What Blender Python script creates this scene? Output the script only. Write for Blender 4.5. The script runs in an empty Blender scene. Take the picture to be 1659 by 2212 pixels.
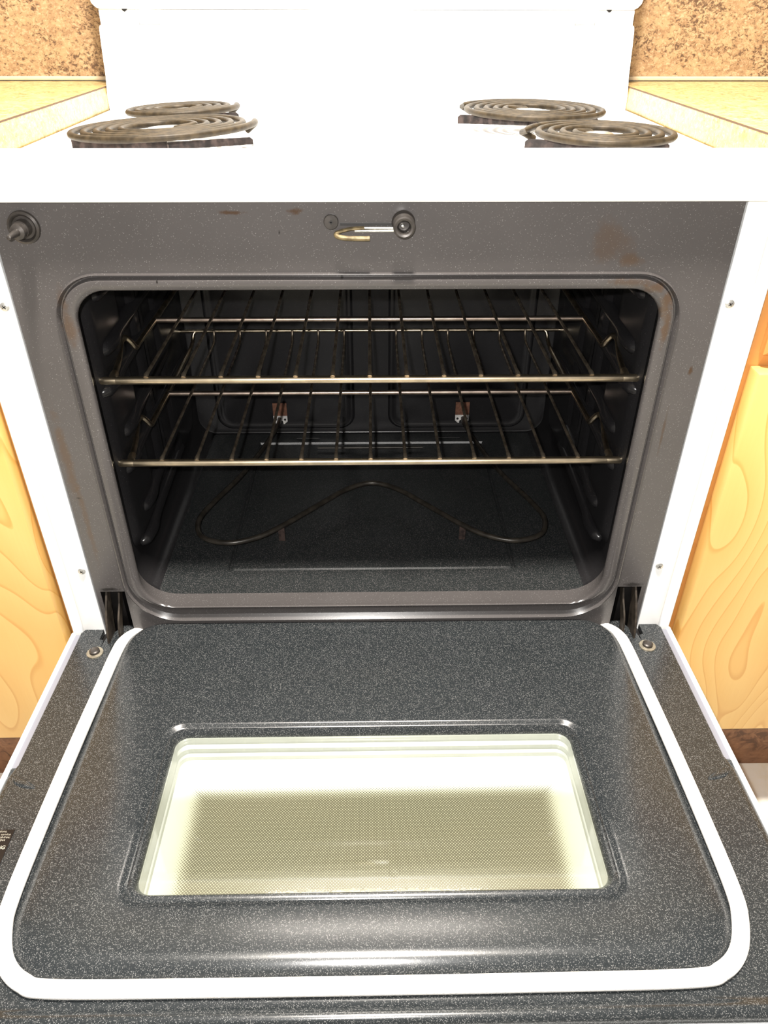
import bpy, bmesh, math, random
from math import sin, cos, pi, radians, sqrt
from mathutils import Vector, Matrix
random.seed(7)
S = bpy.context.scene
C = S.collection

# ------------------------------------------------------------------ camera
CAM = Vector((0.0014, -0.6483, 0.9842))
PITCH, YAW, ROLL, FPX = 0.601, 0.0178, 0.0021, 1613.96
fw = Vector((sin(YAW) * cos(PITCH), cos(YAW) * cos(PITCH), -sin(PITCH)))
rt = Vector((cos(YAW), -sin(YAW), 0)); up = rt.cross(fw)
r2 = cos(ROLL) * rt + sin(ROLL) * up; u2 = -sin(ROLL) * rt + cos(ROLL) * up
cam = bpy.data.objects.new('camera', bpy.data.cameras.new('camera')); C.objects.link(cam)
m = Matrix.Identity(4)
for i in range(3):
    m[i][0] = r2[i]; m[i][1] = u2[i]; m[i][2] = -fw[i]; m[i][3] = CAM[i]
cam.matrix_world = m
cam.data.sensor_fit = 'VERTICAL'; cam.data.sensor_height = 24.0
cam.data.lens = FPX / 2212 * 24.0
cam.data.clip_start = 0.01
S.camera = cam

# ------------------------------------------------------------------ light and exposure
S.view_settings.view_transform = 'Standard'
S.view_settings.look = 'None'
S.view_settings.gamma = 1.0
S.view_settings.use_curve_mapping = False
S.view_settings.exposure = 0.0
W = bpy.data.worlds.new('room_light'); S.world = W; W.use_nodes = True
W.node_tree.nodes['Background'].inputs[0].default_value = (1.0, 0.93, 0.84, 1)
W.node_tree.nodes['Background'].inputs[1].default_value = 0.32

def lamp(name, kind, loc, power, color, rot=(0, 0, 0), **kw):
    d = bpy.data.lights.new(name, kind); d.energy = power; d.color = color
    for k, v in kw.items(): setattr(d, k, v)
    o = bpy.data.objects.new(name, d); o.location = loc; o.rotation_euler = rot; C.objects.link(o)
    return o
lamp('phone_flash', 'POINT', (-0.022, -0.655, 1.012), 27.0, (1.0, 0.97, 0.93), shadow_soft_size=0.005)
lamp('cooktop_fill_lamp', 'AREA', (0.0, 0.42, 1.62), 6.5, (1.0, 0.93, 0.84), shape='RECTANGLE', size=0.56, size_y=0.03)  # unseen fill added over the cooktop to wash out the coil shadows
lamp('ceiling_lamp', 'AREA', (0.0, -0.31, 2.35), 104.0, (1.0, 0.93, 0.84), shape='DISK', size=0.18)

# ------------------------------------------------------------------ materials
def new_mat(name):
    mt = bpy.data.materials.new(name); mt.use_nodes = True
    nt = mt.node_tree; b = nt.nodes['Principled BSDF']
    return mt, nt, b
def N(nt, t, **kw):
    n = nt.nodes.new(t)
    for k, v in kw.items():
        if k == 'ins':
            for a, x in v.items(): n.inputs[a].default_value = x
        else: setattr(n, k, v)
    return n
def mixc(nt, fac, a, b, blend='MIX'):
    n = nt.nodes.new('ShaderNodeMix'); n.data_type = 'RGBA'; n.blend_type = blend
    for i, x in ((0, fac), (6, a), (7, b)):
        if hasattr(x, 'is_output'): nt.links.new(x, n.inputs[i])
        else: n.inputs[i].default_value = x if i == 0 else (*x, 1)
    return n.outputs[2]
def math_n(nt, op, a, b=None, clamp=False):
    n = nt.nodes.new('ShaderNodeMath'); n.operation = op; n.use_clamp = clamp
    for i, x in ((0, a), (1, b)):
        if x is None: continue
        if hasattr(x, 'is_output'): nt.links.new(x, n.inputs[i])
        else: n.inputs[i].default_value = x
    return n.outputs[0]
def smooth(nt, x, a, b):
    n = nt.nodes.new('ShaderNodeMapRange'); n.interpolation_type = 'SMOOTHSTEP'
    nt.links.new(x, n.inputs[0]); n.inputs[1].default_value = a; n.inputs[2].default_value = b
    return n.outputs[0]
def world_pos(nt):
    return nt.nodes.new('ShaderNodeNewGeometry').outputs['Position']
def simple(name, col, rough=0.5, metal=0.0, noise=0.0, nscale=60.0, spec=0.5, bump=0.0, coat=0.0):
    mt, nt, b = new_mat(name)
    b.inputs['Roughness'].default_value = rough; b.inputs['Metallic'].default_value = metal
    b.inputs['Specular IOR Level'].default_value = spec
    b.inputs['Coat Weight'].default_value = coat; b.inputs['Coat Roughness'].default_value = 0.08
    tc = N(nt, 'ShaderNodeTexCoord')
    nz = N(nt, 'ShaderNodeTexNoise', ins={'Scale': nscale, 'Detail': 5.0})
    nt.links.new(tc.outputs['Object'], nz.inputs['Vector'])
    c = mixc(nt, smooth(nt, nz.outputs[0], 0.35, 0.65), [max(0, x * (1 - noise)) for x in col], [min(1, x * (1 + noise)) for x in col])
    nt.links.new(c, b.inputs['Base Color'])
    if bump:
        bp = N(nt, 'ShaderNodeBump', ins={'Strength': bump, 'Distance': 0.0008})
        nt.links.new(nz.outputs[0], bp.inputs['Height']); nt.links.new(bp.outputs[0], b.inputs['Normal'])
    return mt

def enamel(name, base, speck, cell=1000.0, lo=0.6, amt=1.0, rough=0.22, stains=(), spec=0.5):
    """dark porcelain enamel with fine light flecks; stains are burnt-on brown marks at fixed places"""
    mt, nt, b = new_mat(name)
    b.inputs['Roughness'].default_value = rough
    b.inputs['Specular IOR Level'].default_value = spec
    p = world_pos(nt)
    vo = N(nt, 'ShaderNodeTexVoronoi', ins={'Scale': cell}); nt.links.new(p, vo.inputs['Vector'])
    sp = N(nt, 'ShaderNodeSeparateColor'); nt.links.new(vo.outputs['Color'], sp.inputs[0])
    k = math_n(nt, 'MULTIPLY', smooth(nt, sp.outputs[0], lo, 1.0), smooth(nt, vo.outputs['Distance'], 0.62, 0.15))
    k = math_n(nt, 'MULTIPLY', k, amt)
    nz = N(nt, 'ShaderNodeTexNoise', ins={'Scale': 14.0, 'Detail': 4.0}); nt.links.new(p, nz.inputs['Vector'])
    bc = mixc(nt, nz.outputs[0], [x * 0.85 for x in base], [x * 1.15 for x in base])
    c = mixc(nt, k, bc, speck)
    for (x, y, z, rx, ry, rz, col, a, ns) in stains:
        mp = N(nt, 'ShaderNodeMapping', vector_type='TEXTURE')
        mp.inputs['Location'].default_value = (x, y, z); mp.inputs['Scale'].default_value = (rx, ry, rz)
        nt.links.new(p, mp.inputs['Vector'])
        ln = N(nt, 'ShaderNodeVectorMath', operation='LENGTH'); nt.links.new(mp.outputs[0], ln.inputs[0])
        sn = N(nt, 'ShaderNodeTexNoise', ins={'Scale': ns, 'Detail': 6.0, 'Roughness': 0.65}); nt.links.new(p, sn.inputs['Vector'])
        e = math_n(nt, 'ADD', ln.outputs['Value'], math_n(nt, 'MULTIPLY', math_n(nt, 'SUBTRACT', sn.outputs[0], 0.5), 2.2))
        f = math_n(nt, 'MULTIPLY', smooth(nt, e, 1.15, 0.25), a)
        c = mixc(nt, f, c, col)
    nt.links.new(c, b.inputs['Base Color'])
    bp = N(nt, 'ShaderNodeBump', ins={'Strength': 0.05, 'Distance': 0.0003})
    n2 = N(nt, 'ShaderNodeTexNoise', ins={'Scale': 500.0, 'Detail': 2.0}); nt.links.new(p, n2.inputs['Vector'])
    nt.links.new(n2.outputs[0], bp.inputs['Height']); nt.links.new(bp.outputs[0], b.inputs['Normal'])
    return mt

M = {}
M['white'] = simple('white_enamel', (0.86, 0.875, 0.88), 0.28, noise=0.01, nscale=4)
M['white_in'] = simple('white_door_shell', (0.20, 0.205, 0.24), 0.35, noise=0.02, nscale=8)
RUST = (0.075, 0.036, 0.010); BROWN = (0.05, 0.026, 0.012); DK = (0.004, 0.003, 0.002)
M['frame'] = enamel('frame_enamel', (0.071, 0.065, 0.064), (0.36, 0.35, 0.34), 1350, 0.90, 0.5, 0.25, stains=[
    (-0.303, 0, 0.605, 0.006, 0.02, 0.055, RUST, 0.5, 60), (-0.300, 0, 0.53, 0.004, 0.02, 0.06, RUST, 0.42, 60),
    (0.262, 0, 0.764, 0.007, 0.02, 0.012, RUST, 0.6, 110), (0.2665, 0, 0.742, 0.0045, 0.02, 0.020, RUST, 0.6, 110), (0.250, 0, 0.7765, 0.013, 0.02, 0.005, RUST, 0.55, 110), (0.225, 0, 0.7815, 0.020, 0.02, 0.004, RUST, 0.4, 110),
    (-0.268, 0, 0.748, 0.007, 0.02, 0.03, RUST, 0.5, 60),
    (0.205, 0, 0.815, 0.020, 0.02, 0.022, RUST, 0.35, 50), (0.225, 0, 0.800, 0.012, 0.02, 0.007, RUST, 0.5, 80),
    (-0.061, 0, 0.8405, 0.0065, 0.02, 0.0028, BROWN, 0.9, 200), (-0.114, 0, 0.8395, 0.013, 0.02, 0.002, BROWN, 0.9, 160),
    (0.300, 0, 0.698, 0.0022, 0.02, 0.005, BROWN, 0.95, 120), (0.288, 0, 0.630, 0.0016, 0.02, 0.03, BROWN, 0.6, 90),
    (-0.183, 0, 0.7835, 0.0012, 0.02, 0.0022, DK, 1, 10), (-0.024, 0, 0.7868, 0.0022, 0.02, 0.0028, DK, 1, 10),
    (-0.075, 0, 0.8235, 0.0012, 0.02, 0.002, DK, 0.8, 200), (-0.302, 0, 0.56, 0.003, 0.02, 0.0015, DK, 0.8, 200),
    (-0.2965, 0, 0.437, 0.012, 0.02, 0.003, DK, 0.8, 90), (0.295, 0, 0.437, 0.012, 0.02, 0.003, DK, 0.7, 90)])
M['cavity'] = enamel('cavity_enamel', (0.014, 0.0135, 0.0145), (0.10, 0.10, 0.10), 1300, 0.94, 0.35, 0.24, spec=0.38)
M['floor_en'] = enamel('oven_floor_enamel', (0.0115, 0.0140, 0.0145), (0.25, 0.23, 0.23), 1300, 0.45, 0.6, 0.40)
M['door'] = enamel('door_enamel', (0.016, 0.019, 0.021), (0.32, 0.32, 0.315), 1400, 0.42, 0.62, 0.24)
M['black'] = simple('black_steel', (0.006, 0.005, 0.005), 0.45, noise=0.4, nscale=90)
M['hinge'] = simple('hinge_steel', (0.045, 0.036, 0.028), 0.45, 0.4, 0.4, 90)
M['chrome_wire'] = simple('rack_wire', (0.46, 0.39, 0.29), 0.30, 1.0, 0.25, 70)
M['rack_bar'] = simple('rack_bar_bronze', (0.72, 0.60, 0.43), 0.33, 1.0, 0.14, 50)
M['cross'] = simple('rack_bar_bronze_dimmed', (0.40, 0.325, 0.275), 0.36, 1.0, 0.2, 60)  # rack bronze darkened: weaker light inside the oven put into the colour
M['wire_dark'] = simple('rack_wire_tarnished', (0.30, 0.25, 0.19), 0.40, 0.9, 0.35, 120)
M['coil'] = simple('coil_sheath', (0.042, 0.030, 0.0165), 0.5, 0.15, 0.35, 120, spec=0.3, bump=0.2)
M['bracket'] = simple('coil_bracket_steel', (0.035, 0.023, 0.020), 0.55, 0.2, 0.6, 160)
M['chrome'] = simple('drip_pan_chrome', (0.88, 0.88, 0.88), 0.5, 0.15, 0.03, 30)
M['steel'] = simple('bright_steel', (0.72, 0.70, 0.66), 0.3, 1.0, 0.1, 80)
M['screw'] = simple('screw_steel', (0.62, 0.62, 0.60), 0.35, 0.85, 0.15, 200)
M['latch'] = simple('latch_brass', (0.20, 0.155, 0.085), 0.42, 0.6, 0.4, 160)
M['dark_metal'] = simple('dark_hardware', (0.050, 0.044, 0.040), 0.38, 0.4, 0.2, 150)
M['washer'] = simple('washer_metal', (0.30, 0.27, 0.21), 0.40, 0.6, 0.2, 150)
M['element'] = simple('bake_element_sheath', (0.030, 0.026, 0.021), 0.33, 0.3, 0.3, 90)
M['copper'] = simple('copper_plate', (0.17, 0.075, 0.045), 0.6, 0.1, 0.3, 160)
M['plate'] = simple('pale_steel_plate', (0.70, 0.68, 0.66), 0.5, 0.1, 0.15, 160)
M['glasswall'] = simple('window_well', (0.45, 0.46, 0.435), 0.25, 0.1, 0.03, 40)
M['sticker'] = simple('label_brown', (0.0085, 0.0050, 0.0030), 0.6, noise=0.1, spec=0.2)
M['ink'] = simple('label_lettering', (0.34, 0.31, 0.25), 0.6, noise=0.02, spec=0.2)
M['toe'] = None

def gasket_mat():
    mt, nt, b = new_mat('woven_gasket'); b.inputs['Roughness'].default_value = 0.85
    p = world_pos(nt)
    nz = N(nt, 'ShaderNodeTexNoise', ins={'Scale': 900.0, 'Detail': 3.0}); nt.links.new(p, nz.inputs['Vector'])
    n2 = N(nt, 'ShaderNodeTexNoise', ins={'Scale': 30.0, 'Detail': 3.0}); nt.links.new(p, n2.inputs['Vector'])
    c = mixc(nt, n2.outputs[0], (0.84, 0.82, 0.78), (0.90, 0.89, 0.87))
    c = mixc(nt, math_n(nt, 'MULTIPLY', smooth(nt, nz.outputs[0], 0.56, 0.70), 0.5), c, (0.50, 0.45, 0.36))
    nt.links.new(c, b.inputs['Base Color'])
    bp = N(nt, 'ShaderNodeBump', ins={'Strength': 0.5, 'Distance': 0.0008})
    nt.links.new(nz.outputs[0], bp.inputs['Height']); nt.links.new(bp.outputs[0], b.inputs['Normal'])
    return mt
M['gasket'] = gasket_mat()

def granite(name, cols, scale, rough, bias=0.0):
    mt, nt, b = new_mat(name); b.inputs['Roughness'].default_value = rough
    p = world_pos(nt)
    mp = N(nt, 'ShaderNodeMapping'); mp.inputs['Rotation'].default_value = (0.3, 0.5, 0.6); mp.inputs['Scale'].default_value = (1.0, 1.0, 1.35)
    nt.links.new(p, mp.inputs['Vector'])
    n1 = N(nt, 'ShaderNodeTexNoise', ins={'Scale': scale, 'Detail': 8.0, 'Roughness': 0.68, 'Distortion': 0.6})
    n2 = N(nt, 'ShaderNodeTexNoise', ins={'Scale': scale * 2.6, 'Detail': 6.0, 'Roughness': 0.7, 'Distortion': 0.8})
    n3 = N(nt, 'ShaderNodeTexNoise', ins={'Scale': scale * 0.25, 'Detail': 3.0})
    for n in (n1, n2, n3): nt.links.new(mp.outputs[0], n.inputs['Vector'])
    c = mixc(nt, smooth(nt, n1.outputs[0], 0.36, 0.62), cols[0], cols[1])
    c = mixc(nt, smooth(nt, n2.outputs[0], 0.50, 0.68), c, cols[2])
    dk = math_n(nt, 'ADD', n2.outputs[0], math_n(nt, 'MULTIPLY', math_n(nt, 'SUBTRACT', n3.outputs[0], 0.5), 0.35))
    c = mixc(nt, math_n(nt, 'MULTIPLY', smooth(nt, dk, 0.43 + bias, 0.33 + bias), 0.9), c, cols[3])
    nt.links.new(c, b.inputs['Base Color'])
    return mt
M['splash'] = granite('backsplash_laminate', [(0.30, 0.180, 0.092), (0.43, 0.285, 0.148), (0.53, 0.385, 0.235), (0.080, 0.043, 0.027)], 70, 0.45, 0.05)
M['counter'] = granite('counter_laminate', [(0.46, 0.30, 0.10), (0.60, 0.44, 0.18), (0.70, 0.56, 0.30), (0.22, 0.13, 0.05)], 70, 0.3, 0.03)
M['toe'] = granite('toe_kick_vinyl', [(0.14, 0.058, 0.026), (0.24, 0.11, 0.052), (0.29, 0.145, 0.075), (0.08, 0.032, 0.014)], 18, 0.5)
M['floor'] = granite('floor_vinyl', [(0.83, 0.78, 0.62), (0.88, 0.86, 0.78), (0.88, 0.87, 0.82), (0.74, 0.60, 0.30)], 14, 0.35, -0.05)
M['seam'] = simple('laminate_seam', (0.10, 0.05, 0.02), 0.6)
M['trimstrip'] = simple('splash_strip', (0.62, 0.50, 0.33), 0.5, noise=0.05)

def maple(name, c0, c1, line, off=0.0, plain=False):
    mt, nt, b = new_mat(name); b.inputs['Roughness'].default_value = 0.38
    p = world_pos(nt)
    mp = N(nt, 'ShaderNodeMapping'); mp.inputs['Scale'].default_value = (1.0, 1.0, 0.30); mp.inputs['Location'].default_value = (off, 0, off * 0.7)
    nt.links.new(p, mp.inputs['Vector'])
    n1 = N(nt, 'ShaderNodeTexNoise', ins={'Scale': 6.6, 'Detail': 1.6, 'Roughness': 0.45, 'Distortion': 0.25}); nt.links.new(mp.outputs[0], n1.inputs['Vector'])
    fr = math_n(nt, 'FRACT', math_n(nt, 'MULTIPLY', n1.outputs[0], 19.0))
    ring = math_n(nt, 'MULTIPLY', smooth(nt, fr, 0.86, 0.97), smooth(nt, fr, 1.0, 0.975))
    n2 = N(nt, 'ShaderNodeTexNoise', ins={'Scale': 420.0, 'Detail': 3.0})
    mp2 = N(nt, 'ShaderNodeMapping'); mp2.inputs['Scale'].default_value = (1, 1, 0.06); nt.links.new(p, mp2.inputs['Vector']); nt.links.new(mp2.outputs[0], n2.inputs['Vector'])
    c = mixc(nt, fr, c0, c1)
    c = mixc(nt, math_n(nt, 'MULTIPLY', ring, 0.0 if plain else 0.62), c, line)
    c = mixc(nt, math_n(nt, 'MULTIPLY', n2.outputs[0], 0.18), c, line)
    nt.links.new(c, b.inputs['Base Color'])
    return mt
M['maple'] = maple('maple_door', (0.72, 0.46, 0.155), (0.68, 0.40, 0.118), (0.55, 0.27, 0.06), 0.35)
M['maple_frame'] = maple('maple_face_frame', (0.60, 0.285, 0.085), (0.55, 0.25, 0.068), (0.45, 0.17, 0.03), 1.2, True)

def glass_mat():
    mt, nt, b = new_mat('door_glass')
    nt.nodes.remove(b)
    out = nt.nodes['Material Output']
    tr = N(nt, 'ShaderNodeBsdfTransparent', ins={'Color': (0.955, 0.965, 0.95, 1)})
    gl = N(nt, 'ShaderNodeBsdfGlossy', ins={'Color': (1, 1, 1, 1), 'Roughness': 0.03})
    lw = N(nt, 'ShaderNodeLayerWeight', ins={'Blend': 0.5})
    fz = math_n(nt, 'ADD', 0.045, math_n(nt, 'MULTIPLY', math_n(nt, 'POWER', lw.outputs['Facing'], 5.0), 0.9))
    nz = N(nt, 'ShaderNodeTexNoise', ins={'Scale': 25.0, 'Detail': 3.0}); nt.links.new(world_pos(nt), nz.inputs['Vector'])
    mx = N(nt, 'ShaderNodeMixShader')
    nt.links.new(math_n(nt, 'MULTIPLY', fz, math_n(nt, 'ADD', 0.9, math_n(nt, 'MULTIPLY', nz.outputs[0], 0.2))), mx.inputs[0])
    nt.links.new(tr.outputs[0], mx.inputs[1]); nt.links.new(gl.outputs[0], mx.inputs[2])
    nt.links.new(mx.outputs[0], out.inputs[0])
    return mt
M['glass'] = glass_mat()

def dots_mat():
    """outer pane printed with a field of pale dots; the print runs out into a solid pale border, with painted light at the hinge side"""
    mt, nt, b = new_mat('dot_printed_pane'); b.inputs['Roughness'].default_value = 0.25
    tc = N(nt, 'ShaderNodeTexCoord')
    sx = N(nt, 'ShaderNodeSeparateXYZ'); nt.links.new(tc.outputs['Object'], sx.inputs[0])
    x, y = sx.outputs[0], sx.outputs[1]
    pit = 0.0028
    u = math_n(nt, 'DIVIDE', math_n(nt, 'ADD', x, y), pit * 1.0); v = math_n(nt, 'DIVIDE', math_n(nt, 'SUBTRACT', x, y), pit * 1.0)
    def cell(t): return math_n(nt, 'SUBTRACT', math_n(nt, 'FRACT', math_n(nt, 'ADD', t, 100.0)), 0.5)
    d = math_n(nt, 'SQRT', math_n(nt, 'ADD', math_n(nt, 'POWER', cell(u), 2.0), math_n(nt, 'POWER', cell(v), 2.0)))
    ax = math_n(nt, 'ABSOLUTE', x)
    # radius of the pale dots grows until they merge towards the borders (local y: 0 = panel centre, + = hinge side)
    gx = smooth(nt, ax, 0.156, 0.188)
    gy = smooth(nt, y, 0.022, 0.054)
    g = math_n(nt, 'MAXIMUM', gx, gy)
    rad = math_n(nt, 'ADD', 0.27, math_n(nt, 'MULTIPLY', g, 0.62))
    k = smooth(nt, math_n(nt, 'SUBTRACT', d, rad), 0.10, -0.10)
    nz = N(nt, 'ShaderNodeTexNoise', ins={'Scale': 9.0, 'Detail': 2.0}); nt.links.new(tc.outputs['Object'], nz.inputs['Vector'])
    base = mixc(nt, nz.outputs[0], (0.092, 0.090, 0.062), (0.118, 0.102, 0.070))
    c = mixc(nt, k, base, mixc(nt, gy, mixc(nt, gx, (0.34, 0.33, 0.235), (0.42, 0.43, 0.37)), (0.80, 0.81, 0.77)))  # hinge-side border whitened further: a bright band of light put into the colour
    nt.links.new(c, b.inputs['Base Color'])
    return mt
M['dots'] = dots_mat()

# ------------------------------------------------------------------ mesh helpers
class MB:
    def __init__(s): s.v = []; s.f = []; s.fm = []; s.mats = []; s.cur = 0
    def add(s, vs, fs):
        n = len(s.v); s.v += [tuple(p) for p in vs]
        for f in fs: s.f.append([i + n for i in f])
        return s
    def box(s, a, b):
        x0, y0, z0 = a; x1, y1, z1 = b
        return s.add([(x0, y0, z0), (x1, y0, z0), (x1, y1, z0), (x0, y1, z0), (x0, y0, z1), (x1, y0, z1), (x1, y1, z1), (x0, y1, z1)],
                     [(0, 3, 2, 1), (4, 5, 6, 7), (0, 1, 5, 4), (1, 2, 6, 5), (2, 3, 7, 6), (3, 0, 4, 7)])
    def loft(s, loops, closed=True, cap0=False, cap1=False):
        n = len(loops[0]); vs = [p for l in loops for p in l]; fs = []
        for i in range(len(loops) - 1):
            for j in range(n if closed else n - 1):
                k = (j + 1) % n
                fs.append((i * n + j, i * n + k, (i + 1) * n + k, (i + 1) * n + j))
        if cap0: fs.append(tuple(reversed(range(n))))
        if cap1: fs.append(tuple(range((len(loops) - 1) * n, len(loops) * n)))
        return s.add(vs, fs)
    def tube(s, path, r, seg=10, closed=False, cap=True, ry=None, upv=None):
        P = [Vector(p) for p in path]; n = len(P)
        rs = r if isinstance(r, (list, tuple)) else [r] * n
        loops = []; nrm = None
        for i in range(n):
            a = P[(i - 1) % n] if (closed or i > 0) else P[i]; b = P[(i + 1) % n] if (closed or i < n - 1) else P[i]
            t = (b - a).normalized()
            if upv is not None:
                nn = Vector(upv) - t * Vector(upv).dot(t); nrm = nn.normalized()
            elif nrm is None:
                h = Vector((0, 0, 1)) if abs(t.z) < 0.9 else Vector((1, 0, 0)); nrm = (h - t * h.dot(t)).normalized()
            else:
                nrm = nrm - t * nrm.dot(t); nrm.normalize()
            bn = t.cross(nrm); rr = rs[i]; q = ry if ry is not None else rr
            loops.append([P[i] + nrm * (q * cos(2 * pi * j / seg)) + bn * (rr * sin(2 * pi * j / seg)) for j in range(seg)])
        if closed: loops.append(loops[0])
        return s.loft(loops, True, cap and not closed, cap and not closed)
    def lathe(s, prof, center, axis='y', seg=28, tilt=None):
        """prof: list of (radius, height along axis)"""
        c = Vector(center); loops = []
        for (r, h) in prof:
            l = []
            for j in range(seg):
                a = 2 * pi * j / seg; q = Vector((r * cos(a), r * sin(a), h))
                if axis == 'y': q = Vector((q.x, -q.z, q.y))   # height points to -y (towards the viewer)
                if tilt is not None: q = tilt @ q
                l.append(c + q)
            loops.append(l)
        return s.loft(loops, True, True, True)
    def build(s, name, mat, parent=None, ang=35, label=None, bevel=0.0, bseg=2):
        off = Vector((0, 0, 0)); o = parent
        while o is not None: off += Vector(o.location); o = o.parent
        me = bpy.data.meshes.new(name)
        me.from_pydata([(p[0] - off.x, p[1] - off.y, p[2] - off.z) for p in s.v], [], s.f)
        bm = bmesh.new(); bm.from_mesh(me)
        bmesh.ops.remove_doubles(bm, verts=bm.verts, dist=1e-6)
        bmesh.ops.recalc_face_normals(bm, faces=bm.faces)
        if bevel:
            ed = [e for e in bm.edges if len(e.link_faces) == 2 and e.calc_face_angle(0) > 0.6]
            bmesh.ops.bevel(bm, geom=ed, offset=bevel, segments=bseg, profile=0.5, affect='EDGES')
        bm.to_mesh(me); bm.free()
        for p in me.polygons: p.use_smooth = True
        me.set_sharp_from_angle(angle=radians(ang))
        ob = bpy.data.objects.new(name, me); C.objects.link(ob)
        me.materials.append(mat)
        if parent: ob.parent = parent
        if label: ob['label'] = label
        return ob
def box(name, a, b, mat, parent=None, bevel=0.0, label=None, bseg=2):
    return MB().box(a, b).build(name, mat, parent, bevel=bevel, label=label, bseg=bseg)
def tag(o, label, cat, group=None):
    o['label'] = label; o['category'] = cat
    if group: o['group'] = group
    return o
def thing(name, loc, label, cat, group=None):
    o = bpy.data.objects.new(name, None); o.location = loc; o.empty_display_size = 0.05; C.objects.link(o)
    return tag(o, label, cat, group)
def struct(o): o['kind'] = 'structure'; return o
def rr(x0, x1, v0, v1, r, n=8):
    """rounded rectangle, counter-clockwise from lower right; r = one radius or (lower, upper)"""
    rl, ru = r if isinstance(r, tuple) else (r, r)
    out = []
    for cx, cv, q, a0 in ((x1 - rl, v0 + rl, rl, -90), (x1 - ru, v1 - ru, ru, 0), (x0 + ru, v1 - ru, ru, 90), (x0 + rl, v0 + rl, rl, 180)):
        for i in range(n + 1):
            a = radians(a0 + 90 * i / n); out.append((cx + q * cos(a), cv + q * sin(a)))
    return out
def crom(pts, n=8, closed=False):
    P = [Vector(p) for p in pts]; out = []; L = len(P)
    for i in range(L if closed else L - 1):
        g = lambda k: P[k % L] if closed else P[min(max(k, 0), L - 1)]
        a, b, c, d = g(i - 1), g(i), g(i + 1), g(i + 2)
        for j in range(n):
            t = j / n
            out.append(0.5 * ((2 * b) + (c - a) * t + (2 * a - 5 * b + 4 * c - d) * t * t + (3 * b - a - 3 * c + d) * t ** 3))
    if not closed: out.append(P[-1])
    return out

# ------------------------------------------------------------------ room
struct(box('floor', (-2.0, -2.2, -0.02), (2.0, 0.71, 0.0), M['floor']))
struct(box('wall_back', (-2.0, 0.712, 0.0), (2.0, 0.80, 2.5), simple('wall_paint', (0.80, 0.74, 0.62), 0.8, noise=0.03)))

# ------------------------------------------------------------------ cabinets, counters, backsplash
def base_cabinet(sx, label):
    X = lambda a, b: (min(sx * a, sx * b), max(sx * a, sx * b))
    r = thing('base_cabinet', (sx * 0.63, 0.3, 0), label, 'cabinet')
    def b(name, x0, x1, y0, y1, z0, z1, mat, **k):
        a, c = X(x0, x1); return box(name, (a, y0, z0), (c, y1, z1), mat, k.pop('parent', r), **k)
    b('carcass', 0.358, 0.88, 0.034, 0.68, 0.19, 0.838, M['maple_frame'])
    # face frame: stiles and rails round the door and drawer openings, one mesh
    mb = MB()
    for (x0, x1, z0, z1) in ((0.3545, 0.395, 0.19, 0.838), (0.84, 0.882, 0.19, 0.838), (0.395, 0.84, 0.19, 0.225), (0.395, 0.84, 0.68, 0.73), (0.395, 0.84, 0.815, 0.838)):
        a, c = X(x0, x1); mb.box((a, 0.012, z0), (c, 0.033, z1))
    mb.build('face_frame', M['maple_frame'], r)
    dx = 0.361 if sx > 0 else 0.3575
    d = b('door', dx, 0.872, -0.010, 0.0115, 0.197, 0.698, M['maple'], bevel=0.002)
    # drawer front, bevelled round its edge
    a, c = X(0.3665, 0.868)
    w = MB()
    L = lambda y, e: [(x, y, z) for x, z in ((a + e, 0.711 + e), (c - e, 0.711 + e), (c - e, 0.826 - e), (a + e, 0.826 - e))]
    w.loft([L(0.0115, 0), L(0.004, 0), L(0.000, 0.005)], True, True, True).build('drawer_front', M['maple_frame'], r)
    b('toe_kick', 0.358, 0.88, 0.084, 0.10, 0.0, 0.189, M['toe'])
    return r
base_cabinet(-1, 'maple base cabinet to the left of the white range')
base_cabinet(1, 'maple base cabinet to the right of the white range, drawer above its door')
ZC = 0.8796
for sx, lab in ((-1, 'speckled laminate countertop to the left of the range'), (1, 'speckled laminate countertop to the right of the range')):
    a, b = sorted((sx * 0.3815, sx * 1.30))
    o = tag(box('countertop', (a, -0.022, 0.8405), (b, 0.692, ZC), M['counter'], bevel=0.0008), lab, 'countertop')
    a, b = sorted((sx * 0.3813, sx * 0.3832))
    box('laminate_seam', (a, -0.0215, ZC - 0.0012), (b, 0.690, ZC + 0.0002), M['seam'], o, label='dark laminate seam along the edge')
for sx, lab in ((-1, 'brown speckled backsplash panel above the left countertop'), (1, 'brown speckled backsplash panel above the right countertop')):
    a, b = sorted((sx * 0.30, sx * 1.30))
    o = tag(box('backsplash', (a, 0.6935, ZC + 0.001), (b, 0.711, 1.20), M['splash']), lab, 'backsplash')
    a, b = sorted((sx * 0.383, sx * 1.30))
    box('edge_strip', (a, 0.688, ZC + 0.0012), (b, 0.6934, ZC + 0.0065), M['trimstrip'], o, bevel=0.001, label='pale strip along the foot of the backsplash')

# ------------------------------------------------------------------ the range
RG = thing('electric_range', (0, 0.30, 0), 'white freestanding electric coil range with its oven door hanging open', 'range')
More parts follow.
